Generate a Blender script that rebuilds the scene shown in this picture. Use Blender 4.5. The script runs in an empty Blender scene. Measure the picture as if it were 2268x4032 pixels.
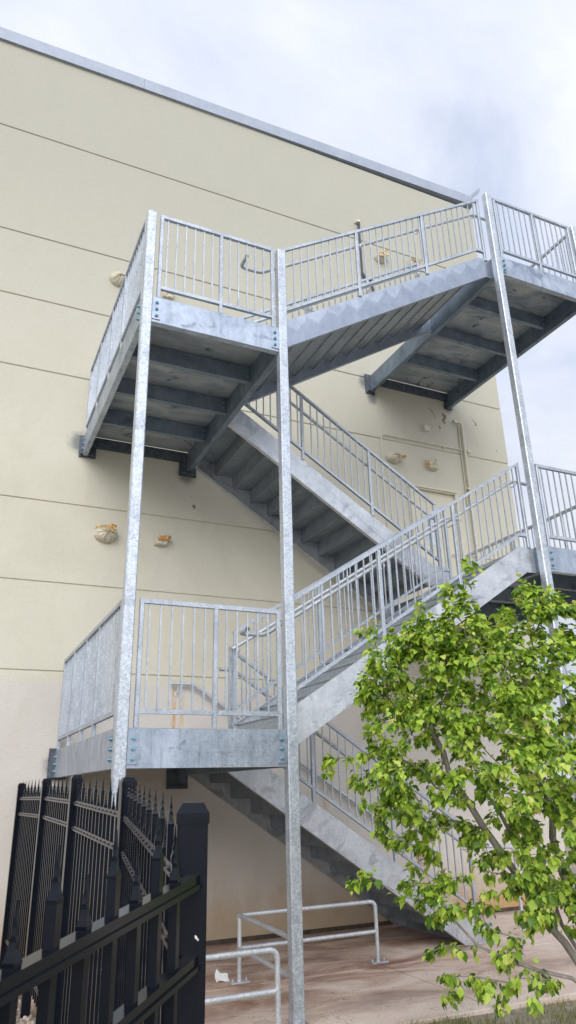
import bpy, bmesh, math, random
import numpy as np
from mathutils import Vector, Matrix
R = math.radians
scn = bpy.context.scene
COL = scn.collection
random.seed(7)

# ------------------------------------------------------------------ materials
def new_mat(name):
    m = bpy.data.materials.new(name); m.use_nodes = True
    nt = m.node_tree
    for n in list(nt.nodes): nt.nodes.remove(n)
    return m, nt

class N:
    """small node helper"""
    def __init__(s, nt): s.nt = nt
    def n(s, t, **kw):
        x = s.nt.nodes.new(t)
        for k, v in kw.items(): setattr(x, k, v)
        return x
    def link(s, a, b): s.nt.links.new(a, b)
    def val(s, sock, v):
        if isinstance(v, (int, float)): sock.default_value = v
        elif isinstance(v, (tuple, list)):
            sock.default_value = tuple(v) if len(v) == len(sock.default_value) else tuple(v) + (1,)
        else: s.link(v, sock)
    def math(s, op, a, b=0.0, c=None, clamp=False):
        x = s.n('ShaderNodeMath', operation=op); x.use_clamp = clamp
        s.val(x.inputs[0], a); s.val(x.inputs[1], b)
        if c is not None: s.val(x.inputs[2], c)
        return x.outputs[0]
    def pos(s): return s.n('ShaderNodeNewGeometry').outputs['Position']
    def sep(s, v):
        x = s.n('ShaderNodeSeparateXYZ'); s.link(v, x.inputs[0]); return x.outputs
    def scale(s, v, sc):
        x = s.n('ShaderNodeVectorMath', operation='MULTIPLY'); s.link(v, x.inputs[0]); x.inputs[1].default_value = sc
        return x.outputs[0]
    def noise(s, v, scale, detail=4, rough=.55, dist=0.0):
        x = s.n('ShaderNodeTexNoise'); s.link(v, x.inputs['Vector'])
        x.inputs['Scale'].default_value = scale; x.inputs['Detail'].default_value = detail
        x.inputs['Roughness'].default_value = rough; x.inputs['Distortion'].default_value = dist
        return x.outputs[0]
    def voro(s, v, scale):
        x = s.n('ShaderNodeTexVoronoi'); s.link(v, x.inputs['Vector']); x.inputs['Scale'].default_value = scale
        return x.outputs['Color']
    def ramp(s, f, stops, interp='LINEAR'):
        x = s.n('ShaderNodeValToRGB'); s.link(f, x.inputs[0]); cr = x.color_ramp; cr.interpolation = interp
        while len(cr.elements) < len(stops): cr.elements.new(.5)
        for e, (p, c) in zip(cr.elements, stops):
            e.position = p; e.color = tuple(c) + (1,) if len(c) == 3 else c
        return x.outputs[0]
    def smooth(s, f, a, b, lo=0.0, hi=1.0):
        x = s.n('ShaderNodeMapRange', interpolation_type='SMOOTHSTEP'); s.val(x.inputs[0], f)
        x.inputs[1].default_value = a; x.inputs[2].default_value = b; x.inputs[3].default_value = lo; x.inputs[4].default_value = hi
        return x.outputs[0]
    def mix(s, f, a, b, mode='MIX'):
        x = s.n('ShaderNodeMix', data_type='RGBA', blend_type=mode)
        s.val(x.inputs[0], f); s.val(x.inputs[6], a); s.val(x.inputs[7], b); return x.outputs[2]
    def bump(s, h, strength=.3, dist=.01):
        x = s.n('ShaderNodeBump'); x.inputs['Strength'].default_value = strength; x.inputs['Distance'].default_value = dist
        s.link(h, x.inputs['Height']); return x.outputs[0]
    def out(s, sh):
        o = s.n('ShaderNodeOutputMaterial'); s.link(sh, o.inputs[0])
    def pbr(s, col, rough=.6, metal=0.0, normal=None, spec=.5):
        p = s.n('ShaderNodeBsdfPrincipled'); s.val(p.inputs['Base Color'], col); s.val(p.inputs['Roughness'], rough)
        s.val(p.inputs['Metallic'], metal); p.inputs['Specular IOR Level'].default_value = spec
        if normal is not None: s.link(normal, p.inputs['Normal'])
        return p

def simple(name, col, rough=.6, metal=0.0, var=.12, scale=12, spec=.5, bmp=.15):
    m, nt = new_mat(name); g = N(nt); p = g.pos()
    f = g.noise(p, scale, 5)
    a = tuple(c * (1 - var) for c in col); b = tuple(min(1, c * (1 + var)) for c in col)
    nb = g.bump(g.noise(p, scale * 8, 3), bmp, .004)
    s = g.pbr(g.ramp(f, [(.3, a), (.7, b)]), rough, metal, nb, spec); g.out(s.outputs[0]); return m

def galvanized(name, lo, hi, spangle, blotch, metal=.5, rough=.46, weld=False, streak=0.0):
    m, nt = new_mat(name); g = N(nt); p = g.pos()
    big = g.noise(p, 2.3, 6, .6, .8)
    mid = g.noise(g.scale(p, (1, 1, .55)), 11, 5, .6, .6)
    warp = g.n('ShaderNodeVectorMath', operation='ADD'); g.link(p, warp.inputs[0])
    wn = g.n('ShaderNodeTexNoise'); g.link(p, wn.inputs['Vector']); wn.inputs['Scale'].default_value = 60
    sc = g.n('ShaderNodeVectorMath', operation='SCALE'); g.link(wn.outputs['Color'], sc.inputs[0]); sc.inputs['Scale'].default_value = .02
    g.link(sc.outputs[0], warp.inputs[1])
    vor = g.voro(warp.outputs[0], 75)
    vs = g.sep(vor)[0]
    f = g.math('ADD', g.math('MULTIPLY', vs, spangle), g.math('ADD', g.math('MULTIPLY', big, .55), g.math('MULTIPLY', mid, .35)))
    col = g.ramp(f, [(.30, lo), (.62 + spangle * .5, hi)])
    # darker quench blotches with their own outline
    bl = g.smooth(g.noise(p, 3.1, 5, .55, 1.6), .56, .66)
    col = g.mix(g.math('MULTIPLY', bl, blotch), col, tuple(c * .7 for c in lo))
    if streak:
        st = g.noise(g.scale(p, (9, 9, .7)), 3, 4, .6)
        col = g.mix(g.smooth(st, .5, .75, 0, streak), col, tuple(c * .55 for c in lo))
    if weld:
        x, y, z = g.sep(p)
        t = g.math('SUBTRACT', z, g.math('MULTIPLY', x, .638))
        tt = g.math('FRACT', g.math('ADD', g.math('DIVIDE', x, .2737), .1))
        saw = g.math('MULTIPLY', g.math('ABSOLUTE', g.math('SUBTRACT', tt, .6)), .25)
        # level of the step line: 6.3725 + 1.02 - .638*3.2
        d = g.math('SUBTRACT', g.math('ADD', saw, g.math('MULTIPLY', g.noise(p, 9, 3), .06)), g.math('SUBTRACT', t, 6.3725 + 1.17 - .638 * 3.2 - .155))
        mk = g.smooth(d, -.02, .03)
        col = g.mix(g.math('MULTIPLY', mk, .42), col, tuple(c * .80 for c in lo))
    ro = g.math('ADD', g.math('MULTIPLY', vs, .12), rough)
    nb = g.bump(g.noise(p, 90, 3), .12, .003)
    s = g.pbr(col, ro, metal, nb); g.out(s.outputs[0]); return m

M = {}
M['column'] = galvanized('galv_spangled', (.31, .345, .39), (.62, .665, .715), .34, .25, .65, .36, streak=.22)
M['rail'] = galvanized('galv_rail', (.28, .315, .36), (.53, .57, .625), .22, .15, .65, .38)
M['channel'] = galvanized('galv_channel', (.23, .275, .35), (.52, .575, .655), .08, .6, .75, .36, streak=.35)
M['stringer'] = galvanized('galv_stringer', (.36, .385, .42), (.66, .685, .715), .12, .5, .7, .38)
M['weld_stringer'] = galvanized('galv_stringer_step_marks', (.26, .30, .37), (.50, .545, .62), .10, .2, .75, .36, weld=True)
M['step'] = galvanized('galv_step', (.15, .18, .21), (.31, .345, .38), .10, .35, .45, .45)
M['joist'] = galvanized('galv_joist_shaded', (.10, .135, .18), (.26, .315, .375), .08, .5, .45, .45)  # darker galvanizing: the shade under the decks is painted into its colour
M['pipe'] = galvanized('galv_pipe', (.38, .405, .43), (.64, .665, .69), .25, .12, .5, .38)

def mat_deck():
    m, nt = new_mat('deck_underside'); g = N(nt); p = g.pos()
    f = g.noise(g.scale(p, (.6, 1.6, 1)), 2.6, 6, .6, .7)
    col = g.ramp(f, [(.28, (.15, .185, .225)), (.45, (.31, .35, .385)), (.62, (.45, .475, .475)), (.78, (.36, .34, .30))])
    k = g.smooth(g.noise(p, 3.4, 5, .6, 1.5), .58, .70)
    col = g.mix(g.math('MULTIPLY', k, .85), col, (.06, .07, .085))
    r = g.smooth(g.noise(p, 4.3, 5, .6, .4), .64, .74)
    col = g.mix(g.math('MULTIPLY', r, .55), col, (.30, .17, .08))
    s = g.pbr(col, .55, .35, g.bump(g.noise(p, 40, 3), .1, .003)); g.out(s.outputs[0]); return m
M['deck'] = mat_deck()
M['bolt'] = simple('zinc_bolt', (.22, .38, .46), .35, .7, .1, 60)
M['black_steel'] = simple('blackened_steel', (.085, .10, .12), .6, .3, .4, 14)
M['tread_dimple'] = galvanized('galv_riser', (.28, .315, .34), (.46, .495, .52), .25, .25, .45, .46)

def mat_wall():
    m, nt = new_mat('stucco'); g = N(nt); p = g.pos(); x, y, z = g.sep(p)
    big = g.noise(p, .55, 6, .6, .5); fine = g.noise(p, 55, 4, .7); mid = g.noise(g.scale(p, (1, 1, .5)), 3.2, 5, .6)
    up = g.ramp(big, [(.3, (.545, .52, .425)), (.7, (.635, .607, .505))])
    low = g.ramp(big, [(.3, (.54, .505, .465)), (.7, (.615, .58, .535))])
    col = g.mix(g.smooth(g.math('ADD', z, g.math('MULTIPLY', mid, .05)), 2.99, 3.06), low, up)
    col = g.mix(g.smooth(fine, .35, .7, 0, .26), col, (.42, .39, .30))
    col = g.mix(g.smooth(mid, .50, .75, 0, .26), col, (.46, .43, .34))
    col = g.mix(g.smooth(g.noise(g.scale(p, (1, 1, 1.4)), 8.5, 5, .7), .5, .75, 0, .16), col, (.44, .41, .33))
    # faint run-off streaks under the coping
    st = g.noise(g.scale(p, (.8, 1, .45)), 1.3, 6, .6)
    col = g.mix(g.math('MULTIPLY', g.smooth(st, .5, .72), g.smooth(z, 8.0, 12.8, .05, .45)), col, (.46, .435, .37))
    col = g.mix(g.smooth(g.math('ADD', z, g.math('MULTIPLY', big, 3.0)), 6.5, 13.5, 0, .8), col, (.385, .38, .32))  # light falloff up the wall, painted into the stucco colour
    # splash dirt at the foot of the wall, ragged edge
    dz = g.math('SUBTRACT', z, g.math('MULTIPLY', g.noise(g.scale(p, (1, 1, .4)), 4, 5, .65), .75))
    col = g.mix(g.smooth(dz, -.3, .45, .72, 0), col, (.40, .27, .15))
    def streak(col, x0, x1, z0, z1, c, amt):
        xm = g.math('MULTIPLY', g.smooth(x, x0, x0 + .03), g.smooth(x, x1 - .03, x1, 1, 0))
        zm = g.math('MULTIPLY', g.smooth(z, z0, z0 + .35), g.smooth(z, z1 - .02, z1 + .02, 1, 0))
        nz = g.smooth(g.noise(g.scale(p, (30, 1, 2.2)), 2.0, 4, .6), .36, .58)
        return g.mix(g.math('MULTIPLY', g.math('MULTIPLY', xm, zm), g.math('MULTIPLY', nz, amt)), col, c)
    col = streak(col, 1.395, 1.475, 2.1, 2.97, (.52, .25, .05), .8)
    col = streak(col, 1.49, 1.58, 2.3, 2.88, (.55, .33, .10), .7)
    col = streak(col, 4.98, 5.20, .45, .93, (.42, .13, .02), .95)
    col = streak(col, 2.55, 2.68, 2.2, 2.75, (.50, .28, .08), .6)
    col = streak(col, 3.52, 3.64, 1.2, 1.72, (.48, .24, .08), .5)
    col = streak(col, 5.6, 7.6, -.4, .22, (.50, .27, .08), .8)
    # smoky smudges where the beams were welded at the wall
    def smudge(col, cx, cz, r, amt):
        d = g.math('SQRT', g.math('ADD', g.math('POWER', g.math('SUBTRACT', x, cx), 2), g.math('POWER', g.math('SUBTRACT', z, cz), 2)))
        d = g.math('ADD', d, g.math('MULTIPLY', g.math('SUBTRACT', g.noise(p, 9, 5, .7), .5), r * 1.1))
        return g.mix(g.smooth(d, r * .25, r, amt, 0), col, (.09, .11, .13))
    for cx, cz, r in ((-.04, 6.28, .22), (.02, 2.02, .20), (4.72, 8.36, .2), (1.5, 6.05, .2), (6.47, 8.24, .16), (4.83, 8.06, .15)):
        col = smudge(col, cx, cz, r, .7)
    h = g.math('ADD', g.math('MULTIPLY', fine, .6), g.math('MULTIPLY', g.noise(p, 14, 4, .6), .4))
    s = g.pbr(col, .92, 0, g.bump(h, .7, .014), .25); g.out(s.outputs[0]); return m
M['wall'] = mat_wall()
M['coping'] = galvanized('painted_coping', (.29, .33, .395), (.37, .41, .475), .03, .05, .25, .5)
M['trim'] = simple('cream_paint', (.60, .56, .44), .6, 0, .05, 6)
M['pale_bag'] = simple('painted_over_plastic', (.56, .51, .40), .6, 0, .18, 30)
M['tape'] = simple('yellow_masking_tape', (.66, .40, .15), .65, 0, .3, 40)
M['paper'] = simple('tan_masking_paper', (.62, .49, .28), .8, 0, .2, 30)
M['white_scrap'] = simple('white_plastic', (.72, .72, .70), .5, 0, .1, 20)
M['black_paint'] = simple('black_powder_coat', (.006, .0078, .012), .17, 0, .1, 25, .16, 0)
M['dark_pipe'] = simple('dark_conduit', (.06, .055, .07), .5, .2, .2, 20)
M['plaster'] = simple('broken_plaster', (.20, .18, .14), .95, 0, .3, 40)
M['footing'] = simple('dirty_footing', (.075, .055, .04), .95, 0, .4, 9)
M['bounce_fill'] = simple('pale_bounce', (.50, .48, .44), .9, 0, .15, 1.5)
M['glass'] = simple('pale_wired_glass', (.55, .60, .64), .12, 0, .06, 20)

def mat_slab():
    m, nt = new_mat('stained_concrete'); g = N(nt); p = g.pos(); x, y, z = g.sep(p)
    f = g.noise(g.scale(p, (.55, 1.3, 1)), 1.9, 7, .62, .6)
    col = g.ramp(f, [(.33, (.21, .12, .09)), (.44, (.38, .245, .185)), (.54, (.56, .41, .32)), (.66, (.70, .58, .49))])
    ed = g.math('ADD', y, g.math('MULTIPLY', g.noise(p, 1.6, 5, .6), .9))   # worn paler towards the lawn edge
    col = g.mix(g.smooth(ed, -3.3, -2.0, .75, 0), col, (.72, .61, .51))
    ri = g.math('SUBTRACT', x, g.math('MULTIPLY', g.noise(p, 1.2, 5, .6), 2.2))
    col = g.mix(g.smooth(ri, 2.6, 5.0, 0, .7), col, (.72, .61, .53))
    wt = g.smooth(g.noise(g.scale(p, (1, 2.2, 1)), 2.6, 6, .65, .8), .60, .74, 0, .5)
    col = g.mix(wt, col, (.68, .62, .56))
    d = g.math('SQRT', g.math('ADD', g.math('POWER', g.math('SUBTRACT', x, 1.75), 2), g.math('POWER', g.math('MULTIPLY', g.math('SUBTRACT', y, -3.62), 1.3), 2)))
    d = g.math('ADD', d, g.math('MULTIPLY', g.math('SUBTRACT', g.noise(p, 6, 6, .7), .5), .5))
    col = g.mix(g.smooth(d, .12, .40, .8, 0), col, (.74, .72, .69))
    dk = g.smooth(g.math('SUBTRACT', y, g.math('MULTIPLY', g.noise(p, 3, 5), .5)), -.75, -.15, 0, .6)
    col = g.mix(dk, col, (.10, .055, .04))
    fn = g.noise(p, 45, 5, .7)
    col = g.mix(g.smooth(fn, .45, .75, 0, .38), col, (.22, .14, .105))
    gt = g.noise(p, 120, 3, .6)
    col = g.mix(g.smooth(gt, .58, .70, 0, .45), col, (.70, .64, .58))
    ck = g.math('ABSOLUTE', g.math('SUBTRACT', g.noise(p, 1.1, 6, .62, .3), .5))
    col = g.mix(g.smooth(ck, .0, .004, .5, 0), col, (.12, .07, .05))
    s = g.pbr(col, .8, 0, g.bump(fn, .2, .006), .35); g.out(s.outputs[0]); return m
M['slab'] = mat_slab()

def mat_ground(name, stops, sc):
    m, nt = new_mat(name); g = N(nt); p = g.pos()
    col = g.ramp(g.noise(p, sc, 7, .7), stops)
    s = g.pbr(col, .95, 0, g.bump(g.noise(p, 30, 5, .7), .6, .03), .2); g.out(s.outputs[0]); return m
M['ground'] = mat_ground('dry_soil', [(.3, (.21, .18, .13)), (.5, (.34, .30, .23)), (.7, (.46, .41, .33))], 2.2)

def mat_random(name, stops, rough, trans=0.0, transcol=None, spec=.3):
    m, nt = new_mat(name); g = N(nt); ge = g.n('ShaderNodeNewGeometry')
    col = g.ramp(ge.outputs['Random Per Island'], stops)
    p = g.pbr(col, rough, 0, None, spec)
    sh = p.outputs[0]
    if trans:
        t = g.n('ShaderNodeBsdfTranslucent'); g.link(g.mix(1.0, col, transcol, 'MULTIPLY'), t.inputs[0])
        mx = g.n('ShaderNodeMixShader'); mx.inputs[0].default_value = trans
        g.link(sh, mx.inputs[1]); g.link(t.outputs[0], mx.inputs[2]); sh = mx.outputs[0]
    g.out(sh); return m
M['leaf'] = mat_random('maple_leaf', [(0, (.065, .135, .022)), (.20, (.11, .215, .03)), (.38, (.26, .41, .05)), (.68, (.42, .57, .075)), (.92, (.48, .60, .10)), (1, (.56, .55, .15))], .42, .32, (1.5, 1.45, .8), .35)
M['grass'] = mat_random('grass_blade', [(0, (.10, .13, .035)), (.4, (.16, .19, .05)), (.7, (.34, .29, .13)), (1, (.46, .40, .22))], .7, .3, (1.2, 1.2, .8), .2)
M['pebble'] = mat_random('pebble', [(0, (.22, .17, .13)), (.5, (.40, .33, .27)), (1, (.55, .48, .42))], .8)
M['blossom'] = mat_random('blossom', [(0, (.50, .52, .14)), (1, (.68, .64, .28))], .6)

def mat_bark():
    m, nt = new_mat('grey_bark'); g = N(nt); p = g.pos()
    f = g.noise(g.scale(p, (1, 1, .35)), 18, 5, .6)
    col = g.ramp(f, [(.3, (.17, .145, .125)), (.55, (.29, .26, .23)), (.75, (.40, .37, .335))])
    s = g.pbr(col, .85, 0, g.bump(f, .5, .01), .2); g.out(s.outputs[0]); return m
M['bark'] = mat_bark()

# ------------------------------------------------------------------ mesh builder
class MB:
    def __init__(s): s.v = []; s.f = []; s.mi = []; s.cur = 0; s.smooth = []
        # s.smooth flags per face
    def add(s, vs, fs, smooth=False):
        o = len(s.v); s.v += [tuple(a) for a in vs]
        for f in fs: s.f.append(tuple(i + o for i in f)); s.mi.append(s.cur); s.smooth.append(smooth)
    def box(s, x0, x1, y0, y1, z0, z1):
        x0, x1 = sorted((x0, x1)); y0, y1 = sorted((y0, y1)); z0, z1 = sorted((z0, z1))
        v = [(x0, y0, z0), (x1, y0, z0), (x1, y1, z0), (x0, y1, z0), (x0, y0, z1), (x1, y0, z1), (x1, y1, z1), (x0, y1, z1)]
        s.add(v, [(0, 3, 2, 1), (4, 5, 6, 7), (0, 1, 5, 4), (1, 2, 6, 5), (2, 3, 7, 6), (3, 0, 4, 7)])
    def rbox(s, x0, x1, y0, y1, z0, z1, r=.006):
        """vertical bar with chamfered corners"""
        pts = [(x0 + r, y0), (x1 - r, y0), (x1, y0 + r), (x1, y1 - r), (x1 - r, y1), (x0 + r, y1), (x0, y1 - r), (x0, y0 + r)]
        v = [(a, b, z0) for a, b in pts] + [(a, b, z1) for a, b in pts]
        s.add(v, [tuple(range(7, -1, -1)), tuple(range(8, 16))] + [(i, (i + 1) % 8, 8 + (i + 1) % 8, 8 + i) for i in range(8)])
    def prism_xz(s, poly, y0, y1):
        a = sum(poly[i][0] * poly[(i + 1) % len(poly)][1] - poly[(i + 1) % len(poly)][0] * poly[i][1] for i in range(len(poly)))
        if a < 0: poly = poly[::-1]
        n = len(poly)
        v = [(x, y0, z) for x, z in poly] + [(x, y1, z) for x, z in poly]
        s.add(v, [tuple(range(n)), tuple(range(2 * n - 1, n - 1, -1))] + [((i + 1) % n, i, n + i, n + (i + 1) % n) for i in range(n)])
    def prism_yz(s, poly, x0, x1):
        a = sum(poly[i][0] * poly[(i + 1) % len(poly)][1] - poly[(i + 1) % len(poly)][0] * poly[i][1] for i in range(len(poly)))
        if a < 0: poly = poly[::-1]
        n = len(poly)
        v = [(x1, y, z) for y, z in poly] + [(x0, y, z) for y, z in poly]
        s.add(v, [tuple(range(n)), tuple(range(2 * n - 1, n - 1, -1))] + [((i + 1) % n, i, n + i, n + (i + 1) % n) for i in range(n)])
    def bar(s, p, q, w, h):
        """bar with a vertical w x h section sheared between two end points (centres)"""
        p = Vector(p); q = Vector(q); d = q - p; d.z = 0
        if d.length < 1e-6: d = Vector((1, 0, 0))
        d.normalize(); n = Vector((-d.y, d.x, 0)) * (w / 2); u = Vector((0, 0, h / 2))
        r = [p - n - u, p + n - u, p + n + u, p - n + u, q - n - u, q + n - u, q + n + u, q - n + u]
        s.add(r, [(0, 1, 2, 3), (7, 6, 5, 4), (4, 5, 1, 0), (5, 6, 2, 1), (6, 7, 3, 2), (7, 4, 0, 3)])
    def tube(s, path, r, n=10, caps=True, hollow=False):
        P = [Vector(a) for a in path]; rs = r if isinstance(r, (list, tuple)) else [r] * len(P)
        rings = []; ref = None
        for i, p in enumerate(P):
            if i == 0: t = P[1] - P[0]
            elif i == len(P) - 1: t = P[-1] - P[-2]
            else: t = (P[i + 1] - p).normalized() + (p - P[i - 1]).normalized()
            if t.length < 1e-9: t = Vector((0, 0, 1))
            t.normalize()
            if ref is None:
                ref = Vector((0, 0, 1)) if abs(t.z) < .9 else Vector((1, 0, 0))
            a = (ref - t * ref.dot(t))
            if a.length < 1e-6: a = t.orthogonal()
            a.normalize(); b = t.cross(a); ref = a
            rings.append([p + (a * math.cos(2 * math.pi * k / n) + b * math.sin(2 * math.pi * k / n)) * rs[i] for k in range(n)])
        v = [x for g in rings for x in g]; f = []
        for i in range(len(P) - 1):
            for k in range(n):
                f.append((i * n + k, i * n + (k + 1) % n, (i + 1) * n + (k + 1) % n, (i + 1) * n + k))
        s.add(v, f, True)
        if caps:
            m = (len(P) - 1) * n
            s.add([v[k] for k in range(n)], [tuple(range(n - 1, -1, -1))]); s.add([v[m + k] for k in range(n)], [tuple(range(n))])
    def build(s, name, mats, parent=None, world=(0, 0, 0), local=False):
        """verts are in world space; the object sits under its parent so that they stay there"""
        me = bpy.data.meshes.new(name); me.from_pydata(s.v, [], s.f)
        for m in (mats if isinstance(mats, (list, tuple)) else [mats]): me.materials.append(m)
        me.polygons.foreach_set('material_index', s.mi); me.polygons.foreach_set('use_smooth', s.smooth)
        me.update()
        o = bpy.data.objects.new(name, me); COL.objects.link(o)
        place(o, parent, world); return o

WORLD = {}
def place(o, parent, world):
    w = Vector(world); WORLD[o.name] = w
    if parent is not None:
        o.parent = parent; o.location = w - WORLD[parent.name]
    else: o.location = w
def empty(name, loc, parent=None):
    o = bpy.data.objects.new(name, None); o.empty_display_size = .2; COL.objects.link(o); place(o, parent, loc); return o
def tag(o, label=None, cat=None, group=None, kind=None):
    if label: o['label'] = label
    if cat: o['category'] = cat
    if group: o['group'] = group
    if kind: o['kind'] = kind
    return o
def copy_to(o, parent, world):
    c = o.copy(); COL.objects.link(c); c.parent = None; place(c, parent, world); return c
def bend(path, r=.05, n=5):
    """round the corners of a polyline"""
    P = [Vector(p) for p in path]; out = [P[0]]
    for i in range(1, len(P) - 1):
        a, b, c = P[i - 1], P[i], P[i + 1]; d0 = (a - b); d1 = (c - b)
        k = min(r, d0.length * .45, d1.length * .45); p0 = b + d0.normalized() * k; p1 = b + d1.normalized() * k
        for j in range(n + 1):
            t = j / n; out.append(p0 * (1 - t) ** 2 + b * 2 * t * (1 - t) + p1 * t * t)
    out.append(P[-1]); return out

# ------------------------------------------------------------------ key dimensions
W = 3.416; CW = .098
XB, XC, XD = 1.486, 4.762, 6.392
ZL1, ZR1, ZL2, ZR2 = 2.192, 4.285, 6.3725, 8.495
HC = .30; HR = 1.067
YC = -3.388; YR = -3.369
YO, YI, YN, YF = -3.255, -1.84, -1.66, -.21
TR = .2737

stair = empty('exterior_staircase', (XB, -W / 2, 0))
tag(stair, 'galvanized steel outdoor stair zigzagging up the cream stucco wall', 'staircase')

# columns ----------------------------------------------------------
for x, top in ((0, 7.43), (XB, 7.43), (XC, 9.575), (XD, 9.575)):
    b = MB(); b.rbox(x, x + CW, -W, -W + CW, .016, top, .009)
    c = b.build('column', M['column'], stair)
    b = MB(); b.rbox(x - .06, x + CW + .06, -W - .05, -W + CW + .06, 0.001, .015, .01); b.build('base_plate', M['column'], c)

# channel sections ---------------------------------------------------
def chan_x(b, x0, x1, yw, zt, h, d, fw=.07, t=.009):
    """channel running along x, web outer face at yw, flanges towards d (+1/-1 in y)"""
    poly = [(yw, zt - h), (yw + d * fw, zt - h), (yw + d * fw, zt - h + t), (yw + d * t, zt - h + t * 1.6),
            (yw + d * t, zt - t * 1.6), (yw + d * fw, zt - t), (yw + d * fw, zt), (yw, zt)]
    b.prism_yz(poly, x0, x1)
def chan_y(b, y0, y1, xw, zt, h, d, fw=.07, t=.009):
    poly = [(xw, zt - h), (xw + d * fw, zt - h), (xw + d * fw, zt - h + t), (xw + d * t, zt - h + t * 1.6),
            (xw + d * t, zt - t * 1.6), (xw + d * fw, zt - t), (xw + d * fw, zt), (xw, zt)]
    b.prism_xz(poly, y0, y1)

bolt_mb = MB()
bolt_mb.tube([(0, 0, 0), (0, -.006, 0)], .020, 10); bolt_mb.tube([(0, -.006, 0), (0, -.018, 0)], .015, 6); bolt_mb.tube([(0, -.018, 0), (0, -.026, 0)], .008, 8)
bolt_master = None
def bolt(parent, p, rz=0):
    global bolt_master
    if bolt_master is None:
        bolt_master = bolt_mb.build('bolt', M['bolt'], parent, p); o = bolt_master
    else: o = copy_to(bolt_master, parent, p)
    o.rotation_euler = (0, 0, rz); return o

YB = -W + CW      # back face of the columns
def landing(z, x0, x1, left_side, pocket_l, pocket_r):
    """x0..x1: clear width between column faces; left_side: the landing on the left end (True) or right end"""
    xl = 0.0 if left_side else 4.787
    xr = 1.492 if left_side else 6.425
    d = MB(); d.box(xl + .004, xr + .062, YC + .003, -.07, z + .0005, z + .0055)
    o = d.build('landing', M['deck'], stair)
    e = MB(); chan_x(e, x0 + .004, x1 - .004, YC, z, HC, 1); e.build('edge_channel', M['channel'], o)
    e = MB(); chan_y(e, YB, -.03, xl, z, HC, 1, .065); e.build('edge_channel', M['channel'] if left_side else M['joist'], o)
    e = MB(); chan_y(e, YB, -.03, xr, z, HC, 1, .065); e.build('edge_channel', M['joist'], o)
    e = MB(); chan_x(e, xl + .07, xr - .002, -.065, z - .004, .15, 1, .05); e.build('wall_ledger', M['black_steel'], o)
    for y in (-2.571, -1.759, -.941):
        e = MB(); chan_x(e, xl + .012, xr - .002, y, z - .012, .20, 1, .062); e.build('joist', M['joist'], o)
        # clip angles at the joist ends
        for xx, s in ((xl + .013, 1), (xr - .003, -1)):
            e = MB(); e.box(xx, xx + s * .075, y - .009, y - .001, z - .185, z - .03); e.box(xx, xx + s * .008, y - .075, y - .009, z - .185, z - .03)
            c = e.build('clip_angle', M['joist'], o)
            bolt(o, (xx + s * .045, y - .009, z - .075)); bolt(o, (xx + s * .045, y - .009, z - .145))
    # bolted end plates
    for xx, s in ((x0 + .002, 1), (x1 - .002, -1)):
        e = MB(); e.box(xx, xx + s * .085, YC - .011, YC - .001, z - .27, z - .035); e.build('end_plate', M['channel'], o)
        for k in range(3): bolt(o, (xx + s * .046, YC - .011, z - .075 - k * .078))
    if left_side:
        for k in range(3):
            b_ = bolt(o, (xl - .001, YB + .05, z - .075 - k * .078), -math.pi / 2)
            b_ = bolt(o, (xl - .001, -.12, z - .075 - k * .078), -math.pi / 2)
    for (a, b_, z0, z1) in (pocket_l, pocket_r):
        e = MB(); e.box(a, b_, -.03, -.004, z0, z1); e.box(a + .02, b_ - .03, -.10, -.03, z0 + .02, z0 + .03); e.build('bearing_plate', M['black_steel'], o)
    return o
land_L1 = landing(ZL1, CW, XB, True, (-.07, .14, 1.87, 2.22), (1.37, 1.64, 1.74, 2.16))
land_L2 = landing(ZL2, CW, XB, True, (-.05, .18, 6.06, 6.38), (1.385, 1.64, 6.01, 6.36))
land_R1 = landing(ZR1, XC + CW, XD, False, (4.69, 4.87, 3.93, 4.30), (6.39, 6.54, 3.98, 4.29))
land_R2 = landing(ZR2, XC + CW, XD, False, (4.69, 4.87, 8.14, 8.52), (6.38, 6.54, 8.19, 8.50))

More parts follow.
